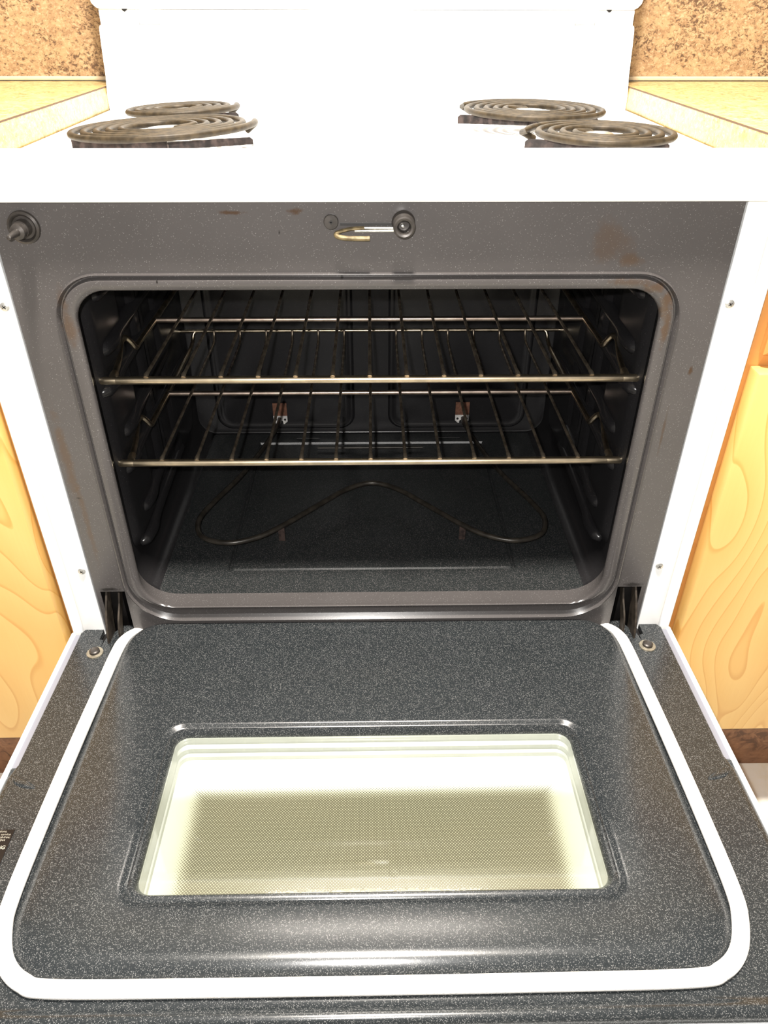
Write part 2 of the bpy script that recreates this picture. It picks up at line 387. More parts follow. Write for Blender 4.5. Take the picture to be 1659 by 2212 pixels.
# cooktop: flat deck with rounded front lip, one profile swept across
ZD = 0.850
prof = [(0.60, 0.846), (0.60, ZD), (0.106, ZD)]
prof += [(0.1035, ZD + 0.0010), (0.1015, ZD + 0.0080), (0.0995, ZD + 0.0180), (0.0970, ZD + 0.0222), (0.0940, 0.8737), (0.0890, 0.8735), (0.050, 0.8715), (0.018, 0.8695), (0.004, 0.8675), (-0.004, 0.8640), (-0.0090, 0.8590), (-0.0115, 0.8540)]
prof += [(-0.012, 0.8510), (-0.0105, 0.8498), (-0.002, 0.8498), (0.02, 0.846)]
CT_ = MB().loft([[(x, y, z) for y, z in prof] for x in (-0.3795, -0.3785, 0.3785, 0.3795)], True, True, True)
BURN = [(-0.2125, 0.224, 0.0970, 5, 0.8745, -2.3, 0.15, 0.8525, -1.0, ((24, 0.0075), (178, 0.0130), (-75, 0.0075))), (-0.2265, 0.388, 0.0690, 4, 0.8740, -2.2, 0.30, 0.8605, -1.0, ((14, 0.0078), (160, 0.0068), (-90, 0.0065))), (0.1955, 0.374, 0.0905, 5, 0.8745, 0.4, 2.6, 0.8570, 0.0, ((4, 0.0090), (168, 0.0100), (-82, 0.0068))), (0.2310, 0.181, 0.0755, 4, 0.8745, 0.0, 2.9, 0.8580, 0.0, ((-3, 0.0080), (165, 0.0085), (-90, 0.0080)))]
CT = CT_.build('cooktop', M['white'], RG)

# side panels, back, bottom drawer
body = MB()
for sx in (-1, 1):
    a, b = sorted((sx * 0.348, sx * 0.3515)); body.box((a, 0.012, 0.06), (b, 0.62, 0.851))
body.box((-0.348, 0.61, 0.06), (0.348, 0.62, 0.851))
body.build('body_panel', M['white'], RG)
box('storage_drawer', (-0.345, -0.012, 0.10), (0.345, 0.02, 0.325), M['white'], RG, bevel=0.004)
box('base_plinth', (-0.345, 0.03, 0.0), (0.345, 0.60, 0.10), M['black'], RG)
box('chassis', (-0.347, 0.016, 0.33), (-0.290, 0.026, 0.851), M['black'], RG)
box('chassis', (0.290, 0.016, 0.33), (0.347, 0.026, 0.851), M['black'], RG)
# white front trims with a pressed fold, two screws each
for sx in (-1, 1):
    P = [(0.3138, 0.015), (0.3138, 0.001), (0.3150, 0.0), (0.3370, 0.0), (0.3385, 0.0010), (0.3400, 0.0040), (0.3425, 0.0040), (0.3440, 0.001), (0.3455, 0.0), (0.3505, 0.0), (0.3520, 0.0018), (0.3520, 0.0118)]
    t = MB().loft([[(sx * x, y, z) for x, y in P] for z in (0.330, 0.8492)], False).build('front_trim', M['white'], RG, ang=50)
    for z in (0.7615, 0.4640):
        mb = MB().lathe([(0.0, 0.0), (0.0042, 0.0), (0.0040, 0.0012), (0.0026, 0.0021), (0.0, 0.0023)], (sx * 0.3202, 0.0, z), seg=20)
        for dx, dz in ((0.0020, 0.00035), (0.00035, 0.0020)):
            pass
        s_ = mb.build('screw', M['screw'], t)
        k = MB()
        ca, sa = cos(0.6), sin(0.6)
        for ax, az in ((0.0019, 0.0004), (0.0004, 0.0019)):
            q = [(-ax, -az), (ax, -az), (ax, az), (-ax, az)]
            vs = [(sx * 0.3202 + x * ca - w * sa, y, z + x * sa + w * ca) for y in (-0.0019, -0.0026) for x, w in q]
            k.add(vs, [(0, 1, 2, 3), (7, 6, 5, 4), (0, 4, 5, 1), (1, 5, 6, 2), (2, 6, 7, 3), (3, 7, 4, 0)])
        k.build('screw_slot', M['dark_metal'], t)

# --- backguard: flared lower panel, step with two pockets, wider console above
bg = MB()
def hw(z, w, y0, y1): return [(-w, y0, z), (w, y0, z), (w, y1, z), (-w, y1, z)]
bg.loft([hw(z, w, 0.600, 0.66) for z, w in ((0.8500, 0.3812), (0.868, 0.3812), (0.8926, 0.3785), (0.9294, 0.3768), (0.9480, 0.3757), (0.9525, 0.3748), (0.9545, 0.3735))], True, True, True)
BG = bg.build('backguard', M['white'], RG)
st = MB()
for a, b in ((-0.3725, -0.3226), (-0.2905, 0.2905), (0.3226, 0.3725)):
    st.box((a, 0.602, 0.9545), (b, 0.66, 0.9725))
st.box((-0.342, 0.618, 0.9545), (0.342, 0.66, 0.9725))
st.build('seam_strip', M['white'], BG)
co = MB()
co.loft([hw(z, w, 0.6005 - d, 0.665) for z, w, d in ((0.9730, 0.3705, 0.0), (0.9755, 0.3755, 0.001), (0.9800, 0.3795, 0.002), (0.9860, 0.3812, 0.002), (1.10, 0.3812, -0.012), (1.115, 0.378, -0.018))], True, True, True)
co.build('console', M['white'], BG)
for sx in (-1, 1):
    k = MB()
    k.add([(sx * x, y, z) for y in (0.5985, 0.603) for x, z in ((0.3395, 0.9733), (0.3320, 0.9733), (0.3335, 0.9718), (0.3362, 0.9700), (0.3385, 0.9712))],
          [(0, 1, 2, 3, 4), (9, 8, 7, 6, 5)] + [(i, (i + 1) % 5, 5 + (i + 1) % 5, 5 + i) for i in range(5)])
    k.build('clip', M['black'], BG)

# --- oven front frame (dark enamel) with the pressed ring round the opening
X0, ZT_, ZB_ = 0.2790, 0.7910, 0.3880
fr = MB()
def face(x0, x1, z0, z1):
    fr.box((x0, 0.0, z0), (x1, 0.014, z1))
face(-0.3115, 0.3115, ZT_, 0.8515)
for sx in (-1, 1):
    a, b = sorted((sx * X0, sx * 0.3115)); face(a, b, 0.434, ZT_)
    a, b = sorted((sx * 0.3065, sx * 0.3115)); face(a, b, 0.34, 0.434)
face(-X0, X0, 0.34, ZB_)
LP = lambda x, z0, z1, r, y: [(p, y, q) for p, q in rr(-x, x, z0, z1, r, 10)]
ring = [LP(X0, ZB_, ZT_, 0.0006, 0.0),
        LP(0.2785, 0.3885, 0.7905, (0.058, 0.044), 0.0),
        LP(0.2778, 0.3897, 0.7898, (0.057, 0.043), -0.0024),
        LP(0.2768, 0.3910, 0.7889, (0.056, 0.042), -0.0028),
        LP(0.2759, 0.3930, 0.7881, (0.055, 0.041), -0.0008),
        LP(0.2748, 0.3965, 0.7871, (0.053, 0.040), 0.0028),
        LP(0.2738, 0.4020, 0.7862, (0.050, 0.039), 0.0030),
        LP(0.2728, 0.4082, 0.7853, (0.046, 0.038), -0.0002),
        LP(0.2715, 0.4106, 0.7842, (0.045, 0.037), -0.0026),
        LP(0.2670, 0.4117, 0.7808, (0.044, 0.036), -0.0031),
        LP(0.2618, 0.4121, 0.7766, (0.040, 0.032), -0.0020),
        LP(0.2608, 0.4119, 0.7756, (0.039, 0.031), -0.0008),
        LP(0.2600, 0.4114, 0.7750, (0.038, 0.030), 0.0012),
        LP(0.2604, 0.4105, 0.7754, (0.038, 0.030), 0.004),
        LP(0.2690, 0.4095, 0.7840, (0.042, 0.034), 0.024)]
fr.loft(ring)
FRM = fr.build('front_frame', M['frame'], RG, ang=40)

# --- oven liner: walls, roof and floor pan, then the pressed back wall and side rack guides
lin = MB()
CV = lambda x, z0, z1, r, y: [(p, y, q) for p, q in rr(-x, x, z0, z1, r, 10)]
lin.loft([CV(0.2690, 0.4088, 0.7840, (0.042, 0.034), 0.0242), CV(0.274, 0.4065, 0.795, (0.036, 0.030), 0.030), CV(0.2775, 0.4060, 0.800, (0.030, 0.026), 0.042),
          CV(0.2760, 0.4060, 0.800, (0.028, 0.024), 0.424), CV(0.2740, 0.4075, 0.798, (0.028, 0.024), 0.425)], True, False, True)
LIN = lin.build('oven_liner', M['cavity'], RG, ang=50)
# back wall panels, pressed forward with a rounded bead
for sx in (-1, 1):
    a, b = sorted((sx * 0.0275, sx * 0.2445)); z0, z1 = 0.4145, 0.735
    q = lambda e, y, r: [(p, y, w) for p, w in rr(a + e, b - e, z0 + e, z1 - e, r, 6)]
    MB().loft([q(-0.001, 0.4249, 0.024), q(0.001, 0.4215, 0.023), q(0.0035, 0.4205, 0.021), q(0.007, 0.4220, 0.018), q(0.010, 0.4232, 0.016), q(0.014, 0.4228, 0.013)], True, False, True).build('back_panel', M['cavity'], LIN, ang=60)
# side walls: an upright pressed pad in front and rounded guides at each rack level
for sx in (-1, 1):
    for (y0, y1, dep, zb, zt) in ((0.056, 0.150, 0.006, 0.452, 0.772), (0.190, 0.232, 0.005, 0.46, 0.775), (0.275, 0.385, 0.005, 0.44, 0.775)):
        q = lambda e, d, r: [(sx * (0.2772 - d), y, z) for y, z in rr(y0 + e, y1 - e, zb + e, zt - e, r, 6)]
        MB().loft([q(-0.004, 0.0, 0.020), q(0.0, dep * 0.35, 0.018), q(0.005, dep * 0.85, 0.015), q(0.011, dep, 0.011)], True, False, True).build('wall_rib', M['cavity'], LIN, ang=60)
    for z, y0, y1 in ((0.4470, 0.080, 0.30), (0.4830, 0.098, 0.30), (0.5530, 0.070, 0.38), (0.5900, 0.088, 0.30), (0.6510, 0.062, 0.38), (0.6890, 0.078, 0.30), (0.745, 0.080, 0.30)):
        path = [(sx * 0.279, y0 - 0.004, z - 0.002), (sx * 0.2755, y0, z - 0.001), (sx * 0.2720, y0 + 0.010, z), (sx * 0.2712, y0 + 0.030, z), (sx * 0.2745, y0 + 0.065, z + 0.002), (sx * 0.2780, y1, z + 0.004)]
        MB().tube(crom(path, 5), [0.0035 + 0.0045 * min(1, i / 7) for i in range(26)], 12).build('rack_guide', M['cavity'], LIN)
# oven floor panel with a sunk centre
zf = 0.4096
F = lambda x, y0, y1, z, r: [(p, q, z) for p, q in rr(-x, x, y0, y1, r, 3)]
MB().loft([F(0.2515, 0.0235, 0.412, zf - 0.0025, 0.003), F(0.2512, 0.0238, 0.4117, zf, 0.003), F(0.1765, 0.0655, 0.385, zf, 0.003), F(0.1748, 0.0672, 0.3835, zf - 0.0030, 0.003), F(0.1730, 0.0690, 0.381, zf - 0.0030, 0.003), F(0.1712, 0.0708, 0.379, zf - 0.0012, 0.003)], True, False, True).build('oven_floor', M['floor_en'], LIN, ang=25)
MB().tube([(-0.083, 0.3605, 0.4135), (0.079, 0.3605, 0.4135)], 0.0020, 8).build('floor_rib', M['element'], LIN)
MB().tube([(-0.118, 0.395, 0.4115), (-0.082, 0.395, 0.4115)], 0.0012, 8).build('floor_rib', M['cavity'], LIN)
MB().tube([(0.100, 0.395, 0.4115), (0.140, 0.395, 0.4115)], 0.0012, 8).build('floor_rib', M['cavity'], LIN)
# thermostat bulb hanging at the top of the opening
b_ = MB().tube([(-0.104, 0.10, 0.797), (-0.104, 0.10, 0.772), (-0.106, 0.104, 0.757)], [0.0016, 0.0020, 0.0030], 8)
b_.build('thermostat_bulb', M['black'], LIN)

# --- bake element lying over the oven floor
half = [(-0.146, 0.421, 0.4345), (-0.147, 0.395, 0.4335), (-0.160, 0.335, 0.432), (-0.184, 0.250, 0.432), (-0.212, 0.180, 0.432), (-0.2225, 0.140, 0.432), (-0.2120, 0.106, 0.432), (-0.180, 0.0925, 0.432), (-0.148, 0.101, 0.432), (-0.1195, 0.1225, 0.432), (-0.070, 0.1755, 0.432), (-0.034, 0.213, 0.432)]
el = half + [(0, 0.2285, 0.432)] + [(-x, y, z) for x, y, z in reversed(half)]
BE = MB().tube(crom(el, 7), 0.0034, 10).build('bake_element', M['element'], RG, ang=80)
for sx in (-1, 1):
    box('support_foot', (sx * 0.116 - 0.004, 0.1275, zf - 0.003), (sx * 0.116 + 0.004, 0.1290, 0.430), M['bracket'], BE, label='brown support foot')
    cx = sx * 0.1445
    box('mounting_tab', (cx - 0.011, 0.4185, 0.4395), (cx + 0.011, 0.4200, 0.461), M['copper'], BE, label='copper coloured mounting tab')
    pl = [(cx - 0.011, 0.4395), (cx - 0.011, 0.430), (cx - 0.006, 0.4255), (cx - 0.0045, 0.4255), (cx - 0.0040, 0.4300), (cx, 0.4325), (cx + 0.0040, 0.4300), (cx + 0.0045, 0.4255), (cx + 0.006, 0.4255), (cx + 0.011, 0.430), (cx + 0.011, 0.4395)]
    MB().loft([[(x, y, z) for x, z in pl] for y in (0.4170, 0.4184)], True, True, True).build('terminal_plate', M['plate'], BE, label='pale steel terminal plate with two holes')
    for dx in (-0.0072, 0.0072):
        MB().lathe([(0.0, 0.0), (0.0019, 0.0), (0.0019, 0.0006), (0.0, 0.0006)], (cx + dx, 0.4170, 0.4335), seg=12).build('screw_hole', M['black'], BE)

# --- door switch plunger (upper left) and latch (upper centre) on the frame
o = MB().lathe([(0.0, 0.0), (0.0135, 0.0), (0.0130, 0.0022), (0.0112, 0.0034), (0.0100, 0.0026), (0.0092, 0.0010), (0.0072, 0.0012), (0.0068, 0.0090), (0.0, 0.0095)], (-0.2855, -0.0002, 0.8283), seg=32).build('door_switch', M['dark_metal'], RG, label='dark round door switch')
MB().lathe([(0.0, 0.0), (0.0060, 0.0), (0.0066, 0.0030), (0.0060, 0.0070), (0.0030, 0.0080), (0.0026, 0.0150), (0.0018, 0.0240), (0.0, 0.0250)], (-0.2855, -0.0085, 0.8280), seg=20).build('plunger', M['dark_metal'], o)
o = MB().lathe([(0.0, 0.0), (0.0062, 0.0), (0.0061, 0.0016), (0.0056, 0.0021), (0.0, 0.0022)], (-0.0315, -0.0002, 0.8322), seg=28).build('door_latch', M['dark_metal'], RG)
k = MB()
for ax, az in ((0.0017, 0.0005), (0.0005, 0.0017)): k.box((-0.0315 - ax, -0.0030, 0.8322 - az), (-0.0315 + ax, -0.0022, 0.8322 + az))
k.build('cross_slot', M['black'], o)
MB().box((-0.0240, -0.0008, 0.8292), (0.0225, 0.0002, 0.8312)).build('latch_slot', M['black'], o)
MB().tube([(-0.006, -0.0022, 0.8276), (0.0215, -0.0022, 0.8276)], 0.0011, 8).tube([(-0.012, -0.0020, 0.8252), (0.0225, -0.0020, 0.8254)], 0.0011, 8).build('latch_rail', M['steel'], o, label='bright steel latch rail')
MB().tube(crom([(-0.004, -0.0022, 0.8276), (-0.016, -0.0030, 0.8270), (-0.0265, -0.0045, 0.8245), (-0.0270, -0.0060, 0.8222), (-0.020, -0.0072, 0.8208), (-0.004, -0.0080, 0.8205), (0.0005, -0.0080, 0.8206)], 6), 0.0021, 10, ry=0.0016).build('latch_hook', M['latch'], o, label='brass coloured latch hook')
MB().lathe([(0.0096, 0.0), (0.0098, 0.0015), (0.0092, 0.0025), (0.0090, 0.0170), (0.0086, 0.0188), (0.0074, 0.0194), (0.0058, 0.0190), (0.0048, 0.0175), (0.0046, 0.0080), (0.0, 0.0076)], (0.0285, -0.0002, 0.8318), seg=36).build('latch_bushing', M['dark_metal'], o, label='dark round bushing with a hole')
MB().lathe([(0.0, 0.0), (0.0018, 0.0), (0.0014, 0.0040), (0.0, 0.0046)], (0.0275, -0.0078, 0.8310), seg=12).build('latch_pin', M['steel'], o)

# --- hinge pockets and arms in the lower corners of the frame
for sx in (-1, 1):
    a, b = sorted((sx * 0.2792, sx * 0.3064))
    pk = MB()
    pk.add([(a, 0.0005, 0.345), (b, 0.0005, 0.345), (b, 0.0005, 0.434), (a, 0.0005, 0.434), (a, 0.05, 0.345), (b, 0.05, 0.345), (b, 0.05, 0.434), (a, 0.05, 0.434)],
           [(4, 5, 6, 7), (0, 1, 5, 4), (1, 2, 6, 5), (2, 3, 7, 6), (3, 0, 4, 7)])
    PK = pk.build('hinge_pocket', M['black'], RG)
    # outer arm: curved flat plate seen on edge
    def arm(x, pts_o, pts_i, th, nm):
        oo = crom(pts_o, 6); ii = crom(pts_i, 6); n_ = len(oo)
        w_ = MB()
        L = [[(x + s_, p[0], p[1]) for p in oo] + [(x + s_, p[0], p[1]) for p in reversed(ii)] for s_ in (-th, th)]
        w_.loft(L, True)
        for j, fl in ((0, False), (1, True)):
            vs = L[j]; fs = [(i, i + 1, 2 * n_ - 2 - i, 2 * n_ - 1 - i) for i in range(n_ - 1)]
            w_.add(vs, fs)
        w_.build(nm, M['hinge'], PK)
    arm(sx * 0.3015, [(0.004, 0.431, 0), (-0.008, 0.416, 0), (-0.018, 0.398, 0), (-0.024, 0.378, 0), (-0.024, 0.352, 0)], [(0.012, 0.428, 0), (0.008, 0.414, 0), (0.004, 0.398, 0), (-0.001, 0.378, 0), (-0.004, 0.352, 0)], 0.0011, 'hinge_arm')
    arm(sx * 0.2905, [(0.010, 0.424, 0), (0.003, 0.412, 0), (-0.010, 0.398, 0), (-0.016, 0.382, 0), (-0.017, 0.355, 0)], [(0.018, 0.420, 0), (0.012, 0.408, 0), (0.002, 0.396, 0), (-0.005, 0.380, 0), (-0.008, 0.355, 0)], 0.0010, 'hinge_link')

# ------------------------------------------------------------------ the open door (tilted a little up towards the front)
T = radians(1.5)
def D(x, w, h): return (x, -w * cos(T) + h * sin(T), 0.376 + w * sin(T) + h * cos(T))
PB = (0.016, 0.050)      # corner radii
def DL(x, w0, w1, r, h):
    # rounded rect in door plane; 'lower' = hinge side (small w)
    return [D(p, q, h) for p, q in rr(-x, x, w0, w1, r, 10)]
lf = MB()
R1 = (0.040, 0.046)
loops = [DL(0.2860, -0.0070, 0.3900, R1, -0.001), DL(0.2832, -0.0060, 0.3880, R1, 0.0010), DL(0.2800, -0.0055, 0.3850, R1, 0.0042), DL(0.2750, -0.0045, 0.3812, R1, 0.0066), DL(0.2660, -0.0020, 0.3780, (0.036, 0.040), 0.0084),
         DL(0.2530, 0.0040, 0.3745, (0.032, 0.036), 0.0096), DL(0.2380, 0.0100, 0.3690, (0.03, 0.034), 0.0100),
         DL(0.2080, 0.1500, 0.3372, 0.020, 0.0098), DL(0.2050, 0.1520, 0.3345, 0.020, 0.0092), DL(0.2030, 0.1538, 0.3325, 0.019, 0.0070), DL(0.2010, 0.1552, 0.3308, 0.018, 0.0066),
         DL(0.1988, 0.1570, 0.3282, 0.017, 0.0082), DL(0.1970, 0.1588, 0.3262, 0.016, 0.0080), DL(0.1950, 0.1606, 0.3240, 0.014, 0.0052), DL(0.1940, 0.1614, 0.3226, 0.013, 0.0026), DL(0.1938, 0.1616, 0.3222, 0.013, 0.0006)]
lf.loft(loops)
# flange round the plateau, with notches for the hinge arms
def quad(pts, h=0.0): lf.add([D(x, w, h) for x, w in pts] + [D(x, w, h - 0.006) for x, w in pts], [tuple(range(len(pts))), tuple(reversed(range(len(pts), 2 * len(pts))))] + [(i, (i + 1) % len(pts), len(pts) + (i + 1) % len(pts), len(pts) + i) for i in range(len(pts))])
for sx in (-1, 1):
    quad([(sx * 0.3145, -0.0065), (sx * 0.332, -0.0065), (sx * 0.3385, 0.006), (sx * 0.3385, 0.030), (sx * 0.3145, 0.030)])
    quad([(sx * 0.272, -0.0065), (sx * 0.2935, -0.0065), (sx * 0.3075, 0.016), (sx * 0.3095, 0.030), (sx * 0.272, 0.030)])
    quad([(sx * 0.3095, 0.0185), (sx * 0.3145, 0.0165), (sx * 0.3145, 0.030), (sx * 0.3095, 0.030)])
    quad([(sx * 0.2755, 0.030), (sx * 0.3385, 0.030), (sx * 0.3385, 0.375), (sx * 0.2755, 0.375)])
quad([(-0.3385, 0.375), (0.3385, 0.375), (0.3385, 0.4015), (-0.3385, 0.4015)])
# rolled outer border of the flange: sides step down to a shelf, near side rolls over
for sx in (-1, 1):
    PR = [(0.3383, 0.0), (0.3398, -0.0006), (0.3408, -0.0025), (0.3415, -0.0045), (0.3470, -0.0048)]
    PRS = [(0.3383, 0.0), (0.3392, -0.0006), (0.3398, -0.0025), (0.3400, -0.0056)]
    lf.loft([[D(sx * x, w, h) for x, h in PRS] for w in (0.004, 0.192)], False)
    PR2 = [(0.3383, 0.0), (0.3410, -0.0004), (0.3440, -0.0012), (0.3460, -0.0030), (0.3472, -0.0060)]
    lf.loft([[D(sx * x, w, h) for x, h in PR] for w in (0.192, 0.193)] + [[D(sx * x, w, h) for x, h in PR2] for w in (0.205, 0.4015)], False)
NR = [(0.4012, 0.0), (0.4040, -0.0004), (0.4062, 0.0004), (0.4085, 0.0022), (0.4115, 0.0030), (0.4150, 0.0022), (0.4175, -0.0005), (0.4185, -0.0050)]
lf.loft([[D(x, w, h - e) for w, h in NR] for x, e in ((-0.3472, 0.004), (-0.3420, 0.001), (-0.3380, 0.0), (0.3380, 0.0), (0.3420, 0.001), (0.3472, 0.004))], False)
DOOR = lf.build('oven_door', M['door'], RG, ang=40, label='dark speckled inner face of the open oven door')
for sx in (-1, 1):
    MB().add([D(sx * x, w, h) for h in (-0.0075, -0.009) for x, w in ((0.268, -0.003), (0.336, -0.003), (0.336, 0.04), (0.268, 0.04))], [(0, 1, 2, 3), (7, 6, 5, 4), (0, 4, 5, 1), (1, 5, 6, 2), (2, 6, 7, 3), (3, 7, 4, 0)]).build('hinge_well', M['black'], DOOR)
# embossed bumps on the flange
for sx in (-1, 1):
    MB().tube(crom([D(sx * 0.3370, 0.2040, -0.0008), D(sx * 0.3320, 0.2095, 0.0), D(sx * 0.3230, 0.2135, 0.0), D(sx * 0.3140, 0.2170, -0.0010)], 8), [0.0014 + 0.0026 * sin(pi * i / 24) for i in range(25)], 14, upv=(0, sin(T), cos(T)), ry=0.0013).build('embossed_bump', M['door'], DOOR, ang=80)
# white outer shell of the door
sh = MB()
for sx in (-1, 1):
    PR = [(0.3474, -0.036), (0.3474, -0.0035), (0.3482, -0.0018), (0.3498, -0.0015), (0.3512, -0.0025), (0.3516, -0.036)]
    sh.loft([[D(sx * x, w, h) for x, h in PR] for w in (0.003, 0.427)], True, True, True)
sh.add([D(x, w, h) for h in (-0.036, -0.040) for x, w in ((-0.3516, 0.003), (0.3516, 0.003), (0.3516, 0.427), (-0.3516, 0.427))], [(0, 1, 2, 3), (7, 6, 5, 4), (0, 4, 5, 1), (1, 5, 6, 2), (2, 6, 7, 3), (3, 7, 4, 0)])
PN = [(0.4190, -0.036), (0.4190, -0.0060), (0.4200, -0.0040), (0.4235, -0.0035), (0.4262, -0.0055), (0.4268, -0.036)]
sh.loft([[D(x, w, h) for w, h in PN] for x in (-0.3472, 0.3472)], True, True, True)
sh.build('door_shell', M['white'], DOOR, ang=50, label='white outer shell of the oven door')
for sx in (-1, 1):
    MB().add([D(sx * x, w, -0.0055) for x, w in ((0.335, 0.003), (0.3474, 0.003), (0.3474, 0.190), (0.335, 0.190))], [(0, 1, 2, 3)]).build('shell_ledge', M['white_in'], DOOR)
# gasket: woven rope round three sides of the plateau
gp = [(0.266, -0.0080), (0.2770, 0.004), (0.2835, 0.020), (0.2868, 0.045), (0.2885, 0.100), (0.2905, 0.18), (0.2915, 0.26), (0.2910, 0.325), (0.2870, 0.350), (0.2760, 0.3735), (0.2580, 0.3880), (0.2320, 0.3930), (0.12, 0.3940)]
gp = gp + [(0.0, 0.3942)] + [(-x, w) for x, w in reversed(gp)]
path = [D(p[0], p[1], 0.0045 - 0.0085 * (max(0.0, 0.034 - p[1]) / 0.034) ** 1.6) for p in crom([(x, w, 0) for x, w in gp], 16)]
MB().tube(path, 0.0066, 14, upv=D(0, 0, 1) and (0, sin(T), cos(T)), ry=0.0056).build('gasket', M['gasket'], DOOR, ang=80, label='white woven gasket round three sides')
# pivots: washer and dark button
for sx, w in ((-1, 0.0390), (1, 0.0372)):
    Rm = Matrix.Rotation(-T, 3, 'X')
    MB().lathe([(0.0, 0.0), (0.0092, 0.0), (0.0090, 0.0012), (0.0060, 0.0016), (0.0, 0.0016)], D(sx * 0.3128, w, 0.0), 'z', 28, Rm).build('washer', M['washer'], DOOR, label='tan washer')
    MB().lathe([(0.0, 0.0), (0.0058, 0.0), (0.0056, 0.0030), (0.0040, 0.0038), (0.0018, 0.0032), (0.0, 0.0030)], D(sx * 0.3128, w, 0.0012), 'z', 24, Rm).build('screw_button', M['dark_metal'], DOOR, label='dark screw button')
# window well, printed pane, glass
ww = MB()
ww.loft([DL(0.1940, 0.1614, 0.3226, 0.013, 0.0010), DL(0.1935, 0.1622, 0.3215, 0.012, -0.0085), DL(0.1930, 0.1660, 0.3214, 0.012, -0.0105), DL(0.1930, 0.1660, 0.3214, 0.012, -0.0170), DL(0.1918, 0.1690, 0.3212, 0.010, -0.0185), DL(0.1915, 0.1695, 0.3212, 0.010, -0.0245)])
ww.build('window_well', M['glasswall'], DOOR, ang=30, label='pale well between the window panes')
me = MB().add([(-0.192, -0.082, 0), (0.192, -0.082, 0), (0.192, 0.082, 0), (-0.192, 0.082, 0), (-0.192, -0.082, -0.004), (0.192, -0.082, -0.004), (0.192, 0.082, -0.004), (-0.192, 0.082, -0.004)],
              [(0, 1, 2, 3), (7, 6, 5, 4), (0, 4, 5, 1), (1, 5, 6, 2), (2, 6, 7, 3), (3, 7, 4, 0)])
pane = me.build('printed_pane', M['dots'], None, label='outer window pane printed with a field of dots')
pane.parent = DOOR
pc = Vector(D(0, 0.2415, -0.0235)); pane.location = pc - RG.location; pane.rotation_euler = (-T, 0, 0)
MB().loft([DL(0.1936, 0.1618, 0.3220, 0.013, -0.0010), DL(0.1936, 0.1618, 0.3220, 0.013, 0.0008)], True, True, True).build('window_glass', M['glass'], DOOR, label='clear inner glass of the door window')
# service label on the left flange, partly beyond the picture edge
MB().add([D(x, w, h) for h in (0.0001, 0.0005) for x, w in ((-0.372 + 0.034, 0.2600), (-0.3148, 0.2600), (-0.3148, 0.335), (-0.338, 0.335))], [(0, 1, 2, 3), (7, 6, 5, 4), (0, 4, 5, 1), (1, 5, 6, 2), (2, 6, 7, 3), (3, 7, 4, 0)]).build('service_label', M['sticker'], DOOR, label='dark brown service label with white lettering')
def text(name, s, x, w, size, mat, parent, align='RIGHT', bold=0.0):
    cu = bpy.data.curves.new(name, 'FONT'); cu.body = s; cu.size = size; cu.align_x = align; cu.offset = bold; cu.extrude = 0.0
    to = bpy.data.objects.new(name, cu); C.objects.link(to)
    dg = bpy.context.evaluated_depsgraph_get(); dg.update()
    me = bpy.data.meshes.new_from_object(to.evaluated_get(dg)); bpy.data.objects.remove(to)
    p = RG.location
    for v in me.vertices:
        q = D(x + v.co.x, w - v.co.y, 0.0008); v.co = Vector(q) - p
    me.materials.clear(); me.materials.append(mat); me.name = name
    ob = bpy.data.objects.new(name, me); C.objects.link(ob); ob.parent = parent
    return ob
for s, x, w, sz, bo in (('tions,', -0.3206, 0.2628, 0.0030, 0.0), ('r service', -0.3164, 0.2658, 0.0030, 0.0), ('toll-free:', -0.3158, 0.2685, 0.0030, 0.0), ('044', -0.3192, 0.2714, 0.0030, 0.0), ('NG', -0.3162, 0.2788, 0.0047, 0.0001)):
    text('lettering', s, x, w, sz, M['ink'], DOOR, bold=bo)

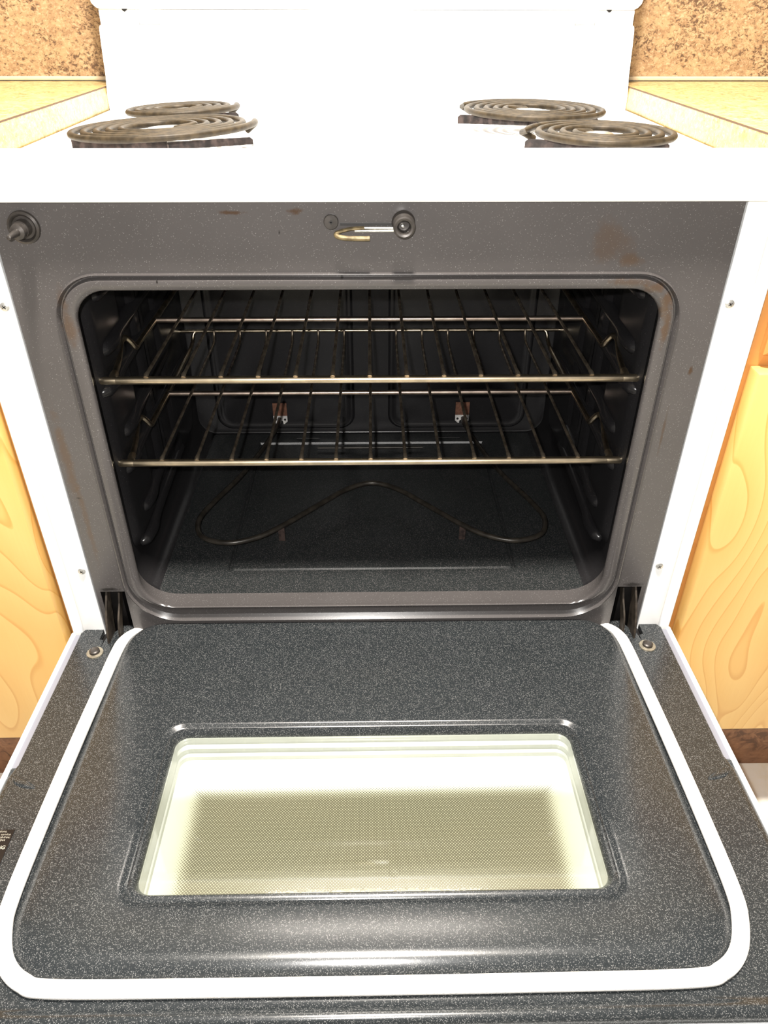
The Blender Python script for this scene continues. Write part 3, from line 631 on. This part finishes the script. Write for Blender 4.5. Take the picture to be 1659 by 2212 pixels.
# ------------------------------------------------------------------ oven racks
def oven_rack(z, label):
    r = thing('oven_rack', (0, 0.23, z), label, 'oven rack', 'wire racks in the oven')
    bar, wr = M['rack_bar'], M['chrome_wire']
    MB().tube(crom([(-0.2655, 0.078, z), (-0.2640, 0.066, z), (-0.2570, 0.0602, z), (-0.240, 0.060, z), (0.240, 0.060, z), (0.2570, 0.0602, z), (0.2640, 0.066, z), (0.2655, 0.078, z)], 6), 0.0040, 12).build('front_bar', bar, r, ang=80)
    for sx in (-1, 1):
        MB().tube(crom([(sx * 0.2655, 0.078, z), (sx * 0.2690, 0.105, z + 0.001), (sx * 0.2725, 0.125, z + 0.004), (sx * 0.2732, 0.136, z + 0.011), (sx * 0.2700, 0.1435, z + 0.013), (sx * 0.2655, 0.147, z + 0.006), (sx * 0.2632, 0.152, z - 0.001), (sx * 0.2622, 0.166, z), (sx * 0.2615, 0.23, z), (sx * 0.2610, 0.380, z)], 7), 0.0033, 10).build('side_rail', wr, r, ang=80)
    MB().tube([(-0.2615, 0.2345, z), (0.2615, 0.2345, z)], 0.0034, 10).build('cross_bar', M['cross'], r, ang=80)
    MB().tube(crom([(-0.2610, 0.380, z), (-0.2600, 0.396, z + 0.006), (-0.2585, 0.402, z + 0.015), (-0.2540, 0.404, z + 0.0185), (-0.244, 0.404, z + 0.019), (0.244, 0.404, z + 0.019), (0.2540, 0.404, z + 0.0185), (0.2585, 0.402, z + 0.015), (0.2600, 0.396, z + 0.006), (0.2610, 0.380, z)], 6), 0.0026, 10).build('rear_bar', wr, r, ang=80)
    w0 = None
    for i in range(13):
        x = (i - 6) * 0.03790 - 0.0008
        if w0 is None:
            w0 = MB().tube([(x, 0.0585, z + 0.0040), (x, 0.0600, z + 0.0052), (x, 0.070, z + 0.0053), (x, 0.385, z + 0.0053), (x, 0.394, z + 0.007), (x, 0.4010, z + 0.015), (x, 0.4018, z + 0.021)], [0.0024, 0.0026, 0.0018, 0.0018, 0.0018, 0.0018, 0.0018], 8).build('wire', M['wire_dark'], r, ang=80)
            x00 = x
        else:
            c = w0.copy(); C.objects.link(c); c.location = (x - x00, 0, 0)
    return r
oven_rack(0.6636, 'upper of the two wire oven racks, near the top of the oven')
oven_rack(0.5660, 'lower of the two wire oven racks, above the bake element')

# ------------------------------------------------------------------ burners: chrome drip pan and tilted coil each
def coil(cx, cy, R, turns, zc, tilt, spin, zb, tilt2, legs, label, plabel):
    tilt = radians(tilt); tilt2 = radians(tilt2)
    pan = thing('drip_pan', (cx, cy, ZD), plabel, 'drip pan', 'drip pans under the coils')
    pz = zb - ZD
    pr = [(R * 0.985, 0.0002), (R * 0.985, pz * 0.7), (R * 0.975, pz), (R * 0.96, pz), (R * 0.94, pz * 0.4), (R * 0.70, 0.0006), (R * 0.30, 0.0004), (0.0, 0.0004)]
    MB().lathe(pr, (cx, cy, ZD), 'z', 48).build('bowl', M['chrome'], pan, ang=60)
    r = thing('coil_element', (cx, cy, zc), label, 'burner coil', 'coil burners on the cooktop')
    Rt = Matrix.Rotation(tilt, 3, 'Y') @ Matrix.Rotation(tilt2, 3, 'X')
    def tp(x, y, z):
        q = Rt @ Vector((x, y, z)); return (cx + q.x, cy + q.y, zc + q.z)
    tr = 0.0036
    pts = []; n = int(turns * 44)
    rin = R * 0.36
    for i in range(n + 1):
        t = i / n
        a = spin - 2 * pi * turns * t
        # rings stay round and step inwards over part of each turn
        k = turns * t; fl = math.floor(k); f = k - fl
        s = min(1.0, max(0.0, (f - 0.55) / 0.45)); s = s * s * (3 - 2 * s)
        rad = R - tr - (R - rin) * ((fl + s) / turns)
        pts.append((rad * cos(a), rad * sin(a), 0.0))
    a = spin; e = R - tr
    head = [(e * cos(a) - 0.010 * sin(-a) * 0 - 0.012 * cos(a), e * sin(a) + 0.016, -0.010), (e * cos(a) - 0.002, e * sin(a) + 0.012, -0.003)]
    a2 = spin - 2 * pi * turns
    tail = [(rin * 0.55 * cos(a2 - 0.9), rin * 0.55 * sin(a2 - 0.9), -0.001), (rin * 0.2, 0.0, -0.007)]
    full = head + pts + tail
    loops = MB().tube([tp(*p) for p in full], tr, 10, upv=tuple(Rt @ Vector((0, 0, 1))), ry=0.0033)
    loops.build('coil', M['coil'], r, ang=80)
    # three-legged support bracket: two flat bars on edge through the middle, one to the back
    b = MB()
    def leg(deg, L, h):
        d = Vector((cos(radians(deg)), sin(radians(deg)), 0)); q = Vector((-d.y, d.x, 0)) * 0.0008
        def sec(l, e): return [(cx + d.x * l + s_ * q.x, cy + d.y * l + s_ * q.y, z) for s_, z in ((-1, zb + 0.0002), (1, zb + 0.0002), (1, zb + h - e), (-1, zb + h - e))]
        b.loft([sec(0.0, 0), sec(L * 0.5, 0), sec(L - 0.003, 0), sec(L, 0.0025)], True, True, True)
    for deg, h in legs: leg(deg, R * (1.04 if h > 0.0125 else 0.96), h)
    b.build('support_bracket', M['bracket'], r, label='dark three-legged support bracket')
    MB().lathe([(0.0, -0.004), (R * 0.20, -0.004), (R * 0.21, -0.002), (R * 0.18, -0.0004), (0.0, 0.0004)], tp(0, 0, 0.0005), 'z', 28, Rt).build('medallion', M['steel'], r, label='bright centre medallion')
    return r
for prm, lab, pl in zip(BURN, ('large burner coil at the front left of the cooktop', 'small burner coil at the back left, half behind the large coil', 'large burner coil at the back right of the cooktop', 'small burner coil at the front right of the cooktop'),
                        ('drip pan under the large front left coil', 'drip pan under the small back left coil', 'drip pan under the large back right coil', 'drip pan under the small front right coil')):
    coil(*prm, lab, pl)
